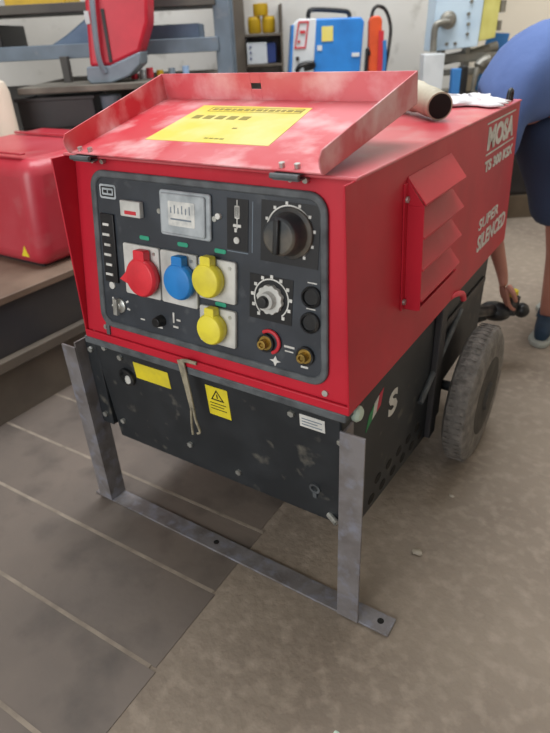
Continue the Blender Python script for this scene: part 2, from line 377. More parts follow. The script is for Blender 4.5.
sockcap(-0.298, 0.202, 0.033, 'yellowcap', False, 'upper yellow socket cap')
sockcap(-0.291, 0.108, 0.031, 'yellowcap', False, 'lower yellow socket cap')
for x, y in ((-0.474, 0.255), (-0.374, 0.255), (-0.284, 0.255), (-0.284, 0.153)):
    P('green_marker', 'green', lambda b: b.prism(rrect(x - .013, y - .004, x + .013, y + .004, 0.0035), T, T + 0.0015), smooth=False)
# terminals
def torus(b, c, R, r, a0=0, a1=360, z=T + 0.004):
    b.tube([(c[0] + R*math.cos(math.radians(a0 + (a1-a0)*i/20)), c[1] + R*math.sin(math.radians(a0 + (a1-a0)*i/20)), z) for i in range(21)], r, n=8, sub=0)
P('terminal_ring', 'redring', lambda b: torus(b, (-0.170, 0.104), 0.021, 0.0035, 130, -70), label='red ring round the plus terminal')
for x, y in ((-0.178, 0.100), (-0.094, 0.094)):
    P('weld_terminal', 'brass', lambda b: (b.cyl((x, y, T), (x, y, T + 0.006), 0.014), b.lathe([(0.009, 0), (0.009, 0.014), (0.005, 0.014), (0.005, 0.008), (0.001, 0.0079)], (x, y, T + .006), (0, 0, 1), n=20)), bevel=0.0005)
    P('terminal_collar', 'blackplastic', lambda b: b.ring([(x + 0.018*math.cos(2*PI*i/24), y + 0.018*math.sin(2*PI*i/24)) for i in range(24)], [(x + 0.0145*math.cos(2*PI*i/24), y + 0.0145*math.sin(2*PI*i/24)) for i in range(24)], T, T + 0.007))
P('polarity_mark', 'white', lambda b: (b.prism([(-0.158, 0.078), (-0.154, 0.070), (-0.146, 0.068), (-0.154, 0.065), (-0.158, 0.057), (-0.162, 0.065), (-0.170, 0.068), (-0.162, 0.070)], T, T + 0.001),), smooth=False)
for y in (0.158, 0.204):
    P('remote_socket', 'blackplastic', lambda b: b.lathe([(0.019, 0), (0.019, 0.006), (0.015, 0.009), (0.014, 0.003), (0.001, 0.0029)], (-0.088, y, T), (0, 0, 1), n=24), bevel=0.0005)
    P('socket_mark', 'white', lambda b: (b.box((-0.098, y + 0.023, T), (-0.080, y + 0.025, T + .001)),), smooth=False)
# lower row
P('key_switch', 'bolt', lambda b: (b.lathe([(0.016, 0), (0.016, 0.004), (0.010, 0.008), (0.008, 0.012), (0.001, 0.0125)], (-0.558, 0.098, T), (0, 0, 1), n=20), b.box((-0.564, 0.080, T + .01), (-0.553, 0.116, T + 0.018))), bevel=0.0005)
for a in (60, 100, 150, 260, 300): P('key_mark', 'white', lambda b: b.box((-0.002, 0.020, T), (0.002, 0.028, T + 0.001), Matrix.Translation((-0.558, 0.098, 0)) @ Matrix.Rotation(math.radians(a), 4, 'Z')), smooth=False)
P('drain_knob', 'blackplastic', lambda b: b.cyl((-0.440, 0.088, T), (-0.440, 0.088, T + 0.020), 0.013, 0.010), bevel=0.001)
for r in ((-0.408, 0.090, -0.404, 0.112), (-0.408, 0.080, -0.394, 0.084), (-0.398, 0.096, -0.388, 0.100), (-0.455, 0.070, -0.438, 0.0745), (-0.500, 0.078, -0.488, 0.081), (-0.103, 0.069, -0.088, 0.073), (-0.140, 0.100, -0.118, 0.104), (-0.138, 0.092, -0.120, 0.0945)):
    P('print_mark', 'white', lambda b: b.box((r[0], r[1], T), (r[2], r[3], T + .001)), smooth=False)
for x, y in ((-0.615, 0.036), (-0.052, 0.030), (-0.66, 0.012)):
    P('panel_screw', 'bolt', lambda b: b.cyl((x, y, 0.0), (x, y, 0.004), 0.006, n=12), parent=can)
P('corner_clip', 'rubber', lambda b: b.box((-0.612, 0.020, 0), (-0.602, 0.052, 0.004)), parent=can)

# lid, folded back on its hinges
lid_d = 0.352; la = math.atan2(0.062, 0.345)
LX0, LX1 = -0.655, -0.048
LM = Matrix.Translation((0, 0.012, 0.9645)) @ Matrix.Rotation(la, 4, 'X')     # local x, y back, z up out of the tray
b = MB(LM)
b.box((LX0, 0, 0), (LX1, lid_d, 0.003))
fl = 0.050
for x0, x1 in ((LX0, LX0 + 0.003), (LX1 - 0.003, LX1)):
    YM = Matrix(((0, 0, 1, 0), (1, 0, 0, 0), (0, 1, 0, 0), (0, 0, 0, 1)))
    poly = [(0.002, 0), (lid_d, 0), (lid_d, fl + 0.006), (0.0, fl - 0.012), (-0.010, fl - 0.022), (-0.010, 0.016), (-0.006, 0.005)]
    b.prism(poly, x0, x1, YM)
# back flange with a slot
sx0, sx1 = -0.41, -0.385
b.box((LX0, lid_d - 0.003, 0), (sx0, lid_d, fl + 0.006)); b.box((sx1, lid_d - 0.003, 0), (LX1, lid_d, fl + 0.006))
b.box((sx0, lid_d - 0.003, 0), (sx1, lid_d, 0.024)); b.box((sx0, lid_d - 0.003, 0.036), (sx1, lid_d, fl + 0.006))
LMI = LM.inverted()
for v in b.bm.verts:
    q = LMI @ v.co; t = (LX1 - q.x) / (LX1 - LX0); k = q.y / lid_d
    q.x += t * (0.034 * (1 - k) - 0.012 * k) - (1 - t) * 0.010 * (1 - k); v.co = LM @ q
lid = b.build('lid', 'redlid', gen, bevel=0.001, label='red tray-shaped lid folded back, with worn pinkish dust')
b = MB(LM); b.prism([(-0.500, 0.088), (-0.215, 0.092), (-0.242, 0.299), (-0.515, 0.302)], 0.003, 0.0038)
b.build('lid_sticker', 'yellowlid', lid, smooth=False, label='yellow instruction sticker')
b = MB(LM)
random.seed(7)
x = -0.470
while x < -0.26:
    w = random.uniform(0.008, 0.02); b.box((x, 0.270, 0.0038), (x + w, 0.282, 0.0042)); x += w + 0.004
b.ring([(-0.478, 0.262), (-0.250, 0.262), (-0.252, 0.290), (-0.480, 0.290)], [(-0.476, 0.264), (-0.252, 0.264), (-0.254, 0.288), (-0.478, 0.288)], 0.0038, 0.0042)
for k in range(5): b.box((-0.485 + k*0.030, 0.215, 0.0038), (-0.465 + k*0.030, 0.236, 0.0042))
for k in range(4): b.box((-0.37 + k*0.012, 0.108, 0.0038), (-0.361 + k*0.012, 0.113, 0.0042))
b.box((-0.345, 0.165, 0.0038), (-0.335, 0.171, 0.0042))
b.build('sticker_print', mat('faded_print', '#8c8430'), lid, smooth=False)
for x in (-0.590, -0.125):
    b = MB(); b.cyl((x - 0.026, 0.006, 0.959), (x + 0.026, 0.006, 0.959), 0.0045, n=14)
    b.box((x - 0.024, 0.006, 0.9605), (x + 0.024, 0.028, 0.9625)); b.box((x - 0.024, 0.008, 0.952), (x + 0.024, 0.030, 0.9555))
    h = b.build('hinge', 'rubber', gen, bevel=0.0006)
    for dx in (-0.014, 0.014):
        b = MB(LM); b.cyl((x + dx, 0.012, 0.003), (x + dx, 0.012, 0.010), 0.005, n=10); b.build('hinge_bolt', 'bolt', h)
        b = MB(); b.cyl((x + dx, 0.052, 0.947), (x + dx, 0.044, 0.946), 0.005, n=10); b.build('hinge_bolt', 'bolt', h)

# louvred vent on the right-hand side
SHR = Matrix(((1, 0, -0.04, 0.04 * 0.556 + 0.0005), (0, 1, 0, 0), (0, 0, 1, 0), (0, 0, 0, 1)))
b = MB(SHR)
VY0, VY1, VZ0, VZ1 = 0.240, 0.490, 0.672, 0.920
b.box((0, VY0, VZ0 - 0.004), (0.034, VY0 + 0.003, VZ1 - 0.050)); b.prism([(0.0, VZ1 - 0.004), (0.0, VZ1 - 0.05), (0.034, VZ1 - 0.05)], VY0, VY0 + 0.003, Matrix(((1, 0, 0, 0), (0, 0, 1, 0), (0, 1, 0, 0), (0, 0, 0, 1))))
for i in range(4):
    zt = VZ1 - i*(VZ1 - VZ0)/4
    b.prism([(0.0, zt - 0.004), (0.0, zt - 0.045), (0.034, zt - 0.045)], VY1 - 0.003, VY1, Matrix(((1, 0, 0, 0), (0, 0, 1, 0), (0, 1, 0, 0), (0, 0, 0, 1))))
n = 4; st = (VZ1 - VZ0) / n
for i in range(n):
    zt = VZ1 - i*st
    YM = Matrix(((0, 0, 1, 0), (1, 0, 0, 0), (0, 1, 0, 0), (0, 0, 0, 1)))
    YX = Matrix(((1, 0, 0, 0), (0, 0, 1, 0), (0, 1, 0, 0), (0, 0, 0, 1)))   # local x->X, y->Z, z->Y
    b.prism([(0.0, zt), (0.036, zt - st*0.74), (0.036, zt - st*0.80), (0.0, zt - 0.006)], VY0 + 0.003, VY1 - 0.003, YX)
b.box((0, VY0, VZ0 - 0.006), (0.03, VY1, VZ0 - 0.003))
lv = b.build('louvre_vent', 'red', gen, bevel=0.0008, label='red louvred air vent with four slats')
b = MB(SHR); b.box((0, VY0 - 0.016, VZ0 - 0.004), (0.003, VY0, VZ1 - 0.01)); b.build('vent_flange', 'red', lv)
for z in (VZ0 + 0.012, VZ1 - 0.038):
    b = MB(SHR); b.cyl((0.003, VY0 - 0.007, z), (0.007, VY0 - 0.007, z), 0.006, n=12); b.build('vent_bolt', 'bolt', lv)
# lettering on the side (local x->Y, y->Z, z->X)
SM = SHR @ Matrix(((0, 0, 1, 0.0), (1, 0, 0, 0), (0, 1, 0, 0), (0, 0, 0, 1)))
text_mesh('MOSA', SM, 0.775, 0.874, 1.040, 0.930, 'brand_lettering', 'white', gen, bold=0.05, shear=0.05)
b = MB(SM); b.box((0.76, 0.937, 0), (1.05, 0.941, 0.0008)); b.box((0.77, 0.863, 0), (1.055, 0.867, 0.0008)); b.build('lettering_rule', 'white', gen, smooth=False)
text_mesh('TS 300 KSX', SM, 0.77, 0.822, 1.06, 0.850, 'model_lettering', 'white', gen, bold=0.05)
text_mesh('SUPER', SM, 0.765, 0.674, 0.965, 0.704, 'side_lettering', 'white', gen, bold=0.02, shear=0.08)
text_mesh('SILENCED', SM, 0.765, 0.615, 1.065, 0.660, 'side_lettering', 'white', gen, bold=0.03, shear=0.08)

# lower housing
b = MB()
prof = [(0.02, 0.552), (0.045, 0.228), (0.14, 0.165), (0.575, 0.12), (0.60, 0.24), (1.04, 0.26), (1.06, 0.556), (0.02, 0.556)]
b.prism(prof, -0.70, -0.03, XM)
base = b.build('lower_housing', 'black', gen, bevel=0.004, label='black lower housing')
b = MB(); b.box((-0.69, -0.006, 0.538), (-0.006, 0.03, 0.5565)); b.build('sealing_strip', 'rubber', base, bevel=0.003)
FM = Matrix(((1, 0, 0, 0), (0, 0.0770, -0.997, 0.02), (0, -0.997, -0.077, 0.552), (0, 0, 0, 1)))
FM = Matrix(((1, 0, 0, 0), (0, -0.0770, -0.997, 0.0625), (0, 0.997, -0.077, 0.0), (0, 0, 0, 1)))   # local y is up along the front plate, z out
F = lambda nm, m, fn, **k: P(nm, m, fn, parent=base, mtx=FM, **k)
F('warning_sticker', 'yellow', lambda b: b.box((-0.572, 0.458, 0), (-0.464, 0.503, 0.0012)), smooth=False, label='wide yellow warning sticker')
F('warning_sticker', 'yellow', lambda b: b.box((-0.356, 0.426, 0), (-0.297, 0.505, 0.0012)), smooth=False, label='upright yellow sticker with a black triangle')
F('hazard_triangle', 'ink', lambda b: b.ring([(-0.345, 0.470), (-0.309, 0.470), (-0.327, 0.499)], [(-0.340, 0.473), (-0.314, 0.473), (-0.327, 0.494)], 0.0012, 0.0018), smooth=False)
F('hazard_bar', 'ink', lambda b: b.box((-0.3285, 0.476, .0012), (-0.3255, 0.487, 0.0018)), smooth=False)
for y, x1 in ((0.460, -0.306), (0.452, -0.312), (0.444, -0.306)):
    F('print_line', 'ink', lambda b: b.box((-0.349, y, .0012), (x1, y + 0.0018, .0018)), smooth=False)
F('data_label', 'white', lambda b: b.box((-0.120, 0.478, 0), (-0.064, 0.508, 0.0012)), smooth=False)
F('data_print', 'greyplastic', lambda b: [b.box((-0.115, 0.484 + i*0.007, .0012), (-0.07 - 0.01*(i % 2), 0.486 + i*0.007, .0018)) for i in range(3)], smooth=False)
F('grommet_ring', 'blackplastic', lambda b: b.lathe([(0.024, 0), (0.024, 0.008), (0.017, 0.010), (0.015, 0.004), (0.001, 0.0039)], (-0.603, 0.452, 0), (0, 0, 1), n=28))
F('grommet', 'white', lambda b: b.ball((-0.600, 0.442, 0.004), 0.012, (1, 1.25, 0.5), 8))
for x, y in ((-0.612, 0.505), (-0.138, 0.503), (-0.300, 0.270), (-0.67, 0.29), (-0.44, 0.30), (-0.66, 0.52), (-0.03, 0.47)):
    F('housing_bolt', 'bolt', lambda b: b.cyl((x, y, 0), (x, y, 0.006), 0.0075, n=6))
F('locking_catch', 'rubber', lambda b: (b.ring([(-0.095 + 0.013*math.cos(2*PI*i/20), 0.315 + 0.013*math.sin(2*PI*i/20)) for i in range(20)], [(-0.095 + 0.008*math.cos(2*PI*i/20), 0.315 + 0.008*math.sin(2*PI*i/20)) for i in range(20)], 0, 0.004), b.box((-0.100, 0.288, 0), (-0.091, 0.304, 0.004))), label='small worn round catch')
F('bottom_bolt', 'bolt', lambda b: b.cyl((-0.065, 0.250, 0.0), (-0.04, 0.246, 0.012), 0.007, n=10))
# side details of the lower housing
SB = Matrix(((0, 0, 1, -0.03), (1, 0, 0, 0), (0, 1, 0, 0), (0, 0, 0, 1)))
P('plug_cap', 'lime', lambda b: b.lathe([(0.016, 0), (0.017, 0.008), (0.012, 0.014), (0.001, 0.016)], (0.085, 0.500, 0.0), (0, 0, 1), n=24), parent=base, mtx=SB, label='pale green round cap')
P('flag_decal', 'flaggreen', lambda b: b.prism([(0.140, 0.415), (0.170, 0.43), (0.18, 0.465), (0.155, 0.45)], 0, 0.001), parent=base, mtx=SB, smooth=False, label='green end of the tricolour decal')
P('flag_decal', 'white', lambda b: b.prism([(0.170, 0.43), (0.192, 0.436), (0.204, 0.474), (0.18, 0.465)], 0, 0.001), parent=base, mtx=SB, smooth=False, label='white middle of the tricolour decal')
P('flag_decal', 'flagred', lambda b: b.prism([(0.192, 0.436), (0.215, 0.442), (0.228, 0.48), (0.204, 0.474)], 0, 0.001), parent=base, mtx=SB, smooth=False, label='red end of the tricolour decal')
text_mesh('S', SB, 0.265, 0.372, 0.318, 0.438, 'letter_decal', 'white', base, bold=0.04)
holes = [(0.19 + i*0.066, 0.190 - i*0.0055) for i in range(6)] + [(0.225 + i*0.066, 0.228 - i*0.0055) for i in range(5)]
for y, z in holes:
    P('vent_hole', 'dark_opening', lambda b: b.ring([(y + 0.018*math.cos(2*PI*i/20), z + 0.012*math.sin(2*PI*i/20)) for i in range(20)], [(y + 0.001*math.cos(2*PI*i/20), z + 0.001*math.sin(2*PI*i/20)) for i in range(20)], 0.0002, 0.001), parent=base, mtx=SB, smooth=False)  # flat dark ovals painted for the shade inside the holes
WY = 0.735
# side stiffener, mudguard, axle
b = MB(); b.box((-0.66, 0.578, 0.125), (-0.032, 0.70, 0.55)); b.build('fuel_tank', 'benchside', gen, bevel=0.006, label='dark grey tank box beside the wheel')
b = MB(); b.box((-0.030, 0.555, 0.13), (-0.012, 0.60, 0.555)); b.box((-0.030, 0.60, 0.44), (-0.022, 1.02, 0.46)); b.build('mudguard', 'benchside', gen, bevel=0.003, label='dark grey bracket beside the wheel')
b = MB(); b.tube([(-0.022, 0.47, 0.30), (-0.022, 0.76, 0.45)], 0.008); b.build('brace_rod', 'rubber', gen)
b = MB(); b.cyl((-0.79, WY, 0.206), (0.096, WY, 0.206), 0.015); b.box((-0.64, 0.66, 0.205), (-0.08, 0.80, 0.33)); b.build('axle', 'black', gen, bevel=0.003)
WY = 0.735
for x in (0.054, -0.745):
    b = MB(); R = 0.205; W = 0.036
    sec = [(0.115, -W), (0.150, -W), (0.185, -W + 0.002), (0.198, -W + 0.010), (R, -W + 0.028), (R + 0.001, 0), (R, W - 0.028), (0.198, W - 0.010), (0.185, W - 0.002), (0.150, W), (0.115, W)]
    b.lathe(sec, (x, WY, 0.206), (1, 0, 0), n=64)
    wh = b.build('wheel', 'tyre', gen, label='dusty grey solid-tyred wheel')
    b = MB()
    b.lathe([(0.118, 0.037), (0.118, 0.032), (0.100, 0.030), (0.045, 0.028), (0.040, 0.046), (0.002, 0.047)], (x, WY, 0.206), (1 if x > 0 else -1, 0, 0), n=40)
    b.build('hub', 'tyreside', wh)
    b = MB()
    for k in range(64):                                             # shallow tread ribs
        a = 2*PI*k/64; y = WY + (R + 0.0005)*math.cos(a); z = 0.206 + (R + 0.0005)*math.sin(a)
        if z > 0.006:
            b.box((-0.022, -0.002, -0.001), (0.022, 0.002, 0.0008), Matrix.Translation((x, y, z)) @ Matrix.Rotation(a - PI/2, 4, 'X'))
    b.build('tread_ribs', 'tyre', wh)
# rear: tow hitch with yellow cap
b = MB(); b.box((-0.14, 1.04, 0.30), (-0.08, 1.06, 0.40)); b.tube([(-0.10, 1.03, 0.32), (-0.06, 1.16, 0.27), (-0.03, 1.28, 0.235)], 0.020); b.ball((-0.03, 1.29, 0.225), 0.045, (1.3, 1.0, 0.8), 8); b.cyl((0.02, 1.30, 0.22), (0.03, 1.31, 0.29), 0.022, 0.018)
b.ball((0.055, 1.33, 0.23), 0.028, (1, 1, 1), 8); b.tube([(-0.03, 1.29, 0.22), (-0.10, 1.25, 0.19), (-0.14, 1.2, 0.21)], 0.017)
hi = b.build('tow_hitch', 'blackplastic', gen, bevel=0.002)
b = MB(); b.lathe([(0.012, 0), (0.018, 0.012), (0.017, 0.024), (0.001, 0.027)], (0.022, 1.295, 0.292), (0, 0, 1), n=16); b.build('hitch_cap', 'yellow', hi, label='yellow cap')
b = MB(); b.tube([(-0.004, 0.575, 0.560), (0.004, 0.60, 0.562), (0.008, 0.635, 0.550), (0.008, 0.655, 0.528)], [0.006, 0.007, 0.008, 0.008]); b.build('release_tab', 'pinkred', gen, bevel=0.0, label='small pinkish red tab')
# exhaust pipe and lifting hook on the roof
b = MB()
pts = [(-0.36, 0.86, 0.962), (-0.33, 0.84, 0.996), (-0.26, 0.79, 1.005), (-0.17, 0.715, 1.000), (-0.092, 0.625, 0.992)]
b.tube(pts, [0.042, 0.042, 0.042, 0.040, 0.036, 0.032, 0.030], n=28)
ex = b.build('exhaust_pipe', 'exhaust', gen, label='cream coloured exhaust pipe with a dark open mouth')
d = (Vector(pts[-1]) - Vector(pts[-2])).normalized(); e = Vector(pts[-1])
b = MB(); b.lathe([(0.026, -0.004), (0.0265, 0.0), (0.0265, 0.0012), (0.001, 0.0013)], e, d, n=28); b.build('exhaust_mouth', 'dark_opening', ex)
b = MB(); b.tube([(-0.035, 1.03, 0.958), (-0.035, 1.035, 0.985), (-0.035, 1.06, 0.985), (-0.035, 1.065, 0.958)], 0.006); b.build('lifting_lug', 'black', gen)
# hanging strap
b = MB(Matrix.Translation((0.056, 0, 0))); b.prism([(-0.449, 0.572), (-0.431, 0.572), (-0.424, 0.505), (-0.420, 0.455), (-0.431, 0.452), (-0.438, 0.505)], 0.0, 0.003, Matrix(((1, 0, 0, 0), (0, 0, -1, -0.010), (0, 1, 0, 0), (0, 0, 0, 1))))
b.tube([(-0.423, -0.011, 0.458), (-0.418, -0.014, 0.43), (-0.412, -0.012, 0.400), (-0.420, -0.012, 0.392)], 0.0028); b.tube([(-0.428, -0.012, 0.458), (-0.431, -0.014, 0.42), (-0.434, -0.012, 0.385)], 0.0028)
b.tube([(-0.445, -0.008, 0.568), (-0.425, -0.012, 0.576), (-0.40, -0.008, 0.574)], 0.004)
b.build('hanging_strap', 'strap', gen, smooth=True, label='frayed beige strap hanging from the front lip')

# steel stand under the front
st = MB(); st.box((-0.815, 0.0, 0.0021), (0.103, 0.048, 0.008)); 
stand = st.build('support_stand', 'steel', gen, bevel=0.001, label='welded grey steel angle stand')
b = MB(); b.box((-0.790, -0.004, 0.008), (-0.742, 0.001, 0.508)); b.box((-0.747, 0.001, 0.008), (-0.742, 0.050, 0.520)); b.build('leg', 'steel', stand, bevel=0.001)
b = MB(); b.box((-0.018, -0.006, 0.008), (0.033, -0.001, 0.518)); b.box((-0.018, -0.001, 0.008), (-0.013, 0.045, 0.51)); b.build('leg', 'steel', stand, bevel=0.001)
for x, y in ((-0.79, 0.022), (-0.385, 0.024), (0.075, 0.026)):
    b = MB(); b.cyl((x, y, 0.0075), (x, y, 0.0086), 0.0075, n=16); b.build('bolt_hole', 'dark_opening', stand)
for z in (0.495, 0.30):
    b = MB(); b.cyl((-0.722, 0.031, z), (-0.722, 0.024, z), 0.008, n=6); b.build('leg_bolt', 'bolt', stand)
b = MB(); b.box((-0.7415, 0.030, 0.27), (-0.701, 0.05, 0.515)); b.build('leg_bracket', 'black', stand, bevel=0.002)

# white rag on the roof
b = MB()
random.seed(3); G = 16; V = []
for i in range(G):
    for j in range(G):
        x = -0.285 + 0.21*i/(G-1); y = 0.90 + 0.13*j/(G-1)
        ex_ = abs(i - 7.5)/7.5; ey = abs(j - 7.5)/7.5
        x += random.uniform(-.006, .006) + 0.01*math.sin(j*.9); y += random.uniform(-.006, .006) + 0.012*math.sin(i*.8)
        z = 0.9645 + max(0, (1 - max(ex_, ey)**2)) * (0.010 + 0.010*abs(math.sin(i*.9 + j*.4)) + random.uniform(0, .006))
        V.append(b.bm.verts.new((x + 0.05, y - 0.02, z)))
for i in range(G-1):
    for j in range(G-1): b.bm.faces.new((V[i*G+j], V[i*G+j+1], V[(i+1)*G+j+1], V[(i+1)*G+j]))
rg = b.build('rag', 'rag'); s = rg.modifiers.new('thick', 'SOLIDIFY'); s.thickness = 0.003; s.offset = 1
tag(rg, 'crumpled white rag on the rear roof of the large generator beside the exhaust', 'rag')

# ================================================================ FLOOR LITTER
def chip(name, x, y, s, label, cat, m='pebble'):
    b = MB(); b.ball((x, y, s*0.42), s, (1.3, 0.9, 0.42), 5)
    random.seed(int(abs(x*1000)))
    for v in b.bm.verts: v.co += Vector((random.uniform(-1, 1), random.uniform(-1, 1), 0)) * s * 0.2
    tag(b.build(name, m), label, cat)
chip('stone_chip', 0.074, 0.257, 0.011, 'pale stone chip on the concrete to the right of the right stand leg', 'stone')
chip('stone_chip', 0.085, 0.50, 0.006, 'tiny pale chip on the concrete in front of the wheel', 'stone')
chip('green_chip', 0.10, -0.235, 0.006, 'small pale green chip on the concrete in front of the stand', 'chip', 'lime')

# ================================================================ LOW BENCH AND RED GENERATOR AT THE LEFT
bx = root('low_bench', (-1.75, 0.45, 0), 'low dark steel bench at the left edge carrying the red rounded generator', 'bench')
b = MB(); b.box((-2.13, -0.9, 0.415), (-1.36, 1.10, 0.440)); b.build('benchtop', 'benchtop', bx, bevel=0.003, label='brown bench top')
b = MB(); b.box((-2.12, -0.88, 0.235), (-1.372, 1.08, 0.415)); b.build('side_beam', 'benchside', bx, bevel=0.004)
b = MB(); b.box((-2.13, -0.89, 0.195), (-1.345, 1.09, 0.235)); b.build('lower_rail', 'benchlow', bx, bevel=0.004, label='lighter grimy rail')
b = MB(); b.box((-2.08, -0.85, 0.0), (-1.375, 1.07, 0.195)); b.build('plinth', 'benchlow', bx, bevel=0.004)
rgn = root('red_generator', (-1.8, 0.85, 0.44), 'rounded red plastic-cased generator on the low bench at the left edge', 'generator')
b = MB(); b.prism([(0.43, 0.445), (1.06, 0.445), (1.06, 0.83), (0.47, 0.815)], -2.09, -1.435, XM); b.build('casing', 'redgen', rgn, bevel=0.055, seg=5)
b = MB(); b.box((-2.02, 0.50, 0.827), (-1.50, 0.52, 0.834), Matrix.Identity(4)); b.box((-2.02, 0.85, 0.829), (-1.50, 0.865, 0.838)); b.build('top_rib', 'redgen', rgn, bevel=0.002)
b = MB(Matrix(((1, 0, 0, 0), (0, 0.105, -0.994, 0.432), (0, 0.994, 0.105, 0.45), (0, 0, 0, 1)))); b.prism([(-1.545, 0.034), (-1.505, 0.034), (-1.525, 0.072)], 0.0, 0.003); b.build('warning_triangle', 'yellow', rgn, smooth=False, label='yellow warning triangle')
b = MB(); b.box((-2.05, 0.47, 0.440), (-1.48, 1.03, 0.450)); b.build('foot_tray', 'black', rgn)

WM = Matrix(((1, 0, 0, 0), (0, 0, 1, 0), (0, 1, 0, 0), (0, 0, 0, 1)))
# ================================================================ RACK BEHIND, LEFT  (shop coordinates u, w, z)
rk = root('shelf_rack', S(-0.8, 3.5, 0), 'blue-grey steel storage rack with shelves along the back at the left', 'rack')
def sb(name, m, parent, a, c, bevel=0.003, label=None):
    b = MB(SHOP); b.box(a, c); return b.build(name, m, parent, bevel=bevel, label=label)
sb('upright', 'rackgrey', rk, (-0.215, 3.30, 0), (-0.135, 3.36, 2.2)); sb('upright', 'rackgrey', rk, (-0.215, 3.78, 0), (-0.135, 3.84, 2.2))
sb('upright', 'darkrack', rk, (-1.95, 3.30, 0), (-1.87, 3.36, 2.2)); sb('upright', 'darkrack', rk, (-1.95, 3.78, 0), (-1.87, 3.84, 2.2))
sb('beam', 'rackgrey', rk, (-1.90, 3.28, 1.088), (-0.20, 3.33, 1.152)); sb('shelf', 'darkrack', rk, (-1.9, 3.33, 1.11), (-0.20, 3.84, 1.13))
sb('beam', 'darkrack', rk, (-1.90, 3.28, 1.285), (-0.20, 3.33, 1.325)); sb('shelf', 'darkrack', rk, (-1.9, 3.33, 1.29), (-0.20, 3.84, 1.31))
sb('shelf', 'board', rk, (-1.12, 2.95, 0.958), (-0.20, 3.84, 0.985), label='dusty grey lower shelf board')
sb('shelf', 'darkrack', rk, (-1.20, 2.98, 0.775), (-0.20, 3.84, 0.80))
sb('shelf', 'darkrack', rk, (-1.9, 3.30, 0.25), (-0.20, 3.84, 0.28))
sb('brace', 'darkrack', rk, (-0.98, 3.22, 0.985), (-0.945, 3.27, 1.10)); sb('back_panel', 'darkrack', rk, (-1.9, 3.82, 0.25), (-0.70, 3.84, 0.95))

def simple(name, m, a, c, label, cat, group=None, bevel=0.004):
    o = sb(name, m, None, a, c, bevel); tag(o, label, cat, group); return o
# shelf contents
o = MB(SHOP); o.prism([(-1.10, 1.132), (-0.72, 1.132), (-0.72, 1.25), (-0.86, 1.262), (-0.98, 1.19)], 3.40, 3.70, Matrix(((1, 0, 0, 0), (0, 0, 1, 0), (0, 1, 0, 0), (0, 0, 0, 1)))); tag(o.build('folded_sheet', 'lightblue', bevel=0.01), 'pale blue folded sheet sagging on the rack behind the red case', 'sheet')
simple('storage_box', 'darkbox', (-1.78, 3.38, 1.132), (-1.30, 3.75, 1.25), 'dark storage box at the left end of the rack middle shelf', 'box')
simple('storage_box', 'lightblue', (-0.60, 3.40, 1.132), (-0.30, 3.75, 1.215), 'flat pale blue box on the rack middle shelf right of the red case', 'box')
simple('storage_box', 'offwhite', (-0.56, 3.36, 1.312), (-0.34, 3.70, 1.42), 'off-white box on the top shelf of the rack near its upright', 'box')
simple('storage_box', 'yellowbag', (-1.25, 3.40, 1.312), (-0.95, 3.70, 1.40), 'yellowish box on the top shelf at the upper left of the photo', 'box')
# crate on the dark crate shelf, bucket
cr = root('crate', S(-0.97, 3.1, 0.80), 'dark plastic crate under the dusty shelf board at the left', 'crate')
b = MB(SHOP)
for a, c in (((-1.15, 2.99, 0.801), (-0.79, 3.0, 0.935)), ((-1.15, 3.24, 0.801), (-0.79, 3.25, 0.935)), ((-1.15, 2.99, 0.801), (-1.14, 3.25, 0.935)), ((-0.80, 2.99, 0.801), (-0.79, 3.25, 0.935)), ((-1.15, 2.99, 0.801), (-0.79, 3.25, 0.812))): b.box(a, c)
b.build('crate_body', 'darkbox', cr, bevel=0.002)
b = MB(SHOP); b.box((-1.16, 2.98, 0.925), (-0.78, 2.992, 0.940)); b.build('crate_rim', 'darkbox', cr, bevel=0.002)
b = MB(SHOP); b.lathe([(0.042, 0), (0.050, 0.125), (0.054, 0.130), (0.047, 0.130), (0.040, 0.01), (0.001, 0.009)], (-0.725, 3.06, 0.801), (0, 0, 1), n=28)
tag(b.build('bucket', 'greyplastic'), 'pale grey-blue plastic pail on the rack shelf below the red and grey case', 'bucket')
# cream canister at the far left
b = MB(SHOP); b.lathe([(0.065, 0), (0.072, 0.02), (0.072, 0.98), (0.06, 1.02), (0.02, 1.04), (0.02, 1.06), (0.001, 1.061)], (-1.19, 2.84, 0), (0, 0, 1), n=32)
tag(b.build('gas_cylinder', 'cream'), 'tall cream coloured gas cylinder at the far left edge behind the red generator', 'cylinder')
# small fittings on the board right of the red case
for k, (u, c_) in enumerate(((-0.63, 'reddev'), (-0.585, 'offwhite'), (-0.55, 'pinkred'), (-0.50, 'yellowbag'), (-0.44, 'greyplastic'), (-0.37, 'lightblue'))):
    b = MB(SHOP); b.cyl((u, 3.24, 0.9855), (u, 3.24, 1.02 + 0.006*(k % 3)), 0.017, 0.017, n=14); b.cyl((u, 3.235, 1.00), (u, 3.215, 1.00), 0.008, n=10)
    nm = {'reddev': 'red', 'offwhite': 'off-white', 'pinkred': 'pinkish', 'yellowbag': 'yellow', 'greyplastic': 'grey', 'lightblue': 'pale blue'}[c_]
    tag(b.build('pipe_fitting', c_), 'small %s fitting in the row on the shelf board right of the red case' % nm, 'fitting', 'small fittings on the shelf board')
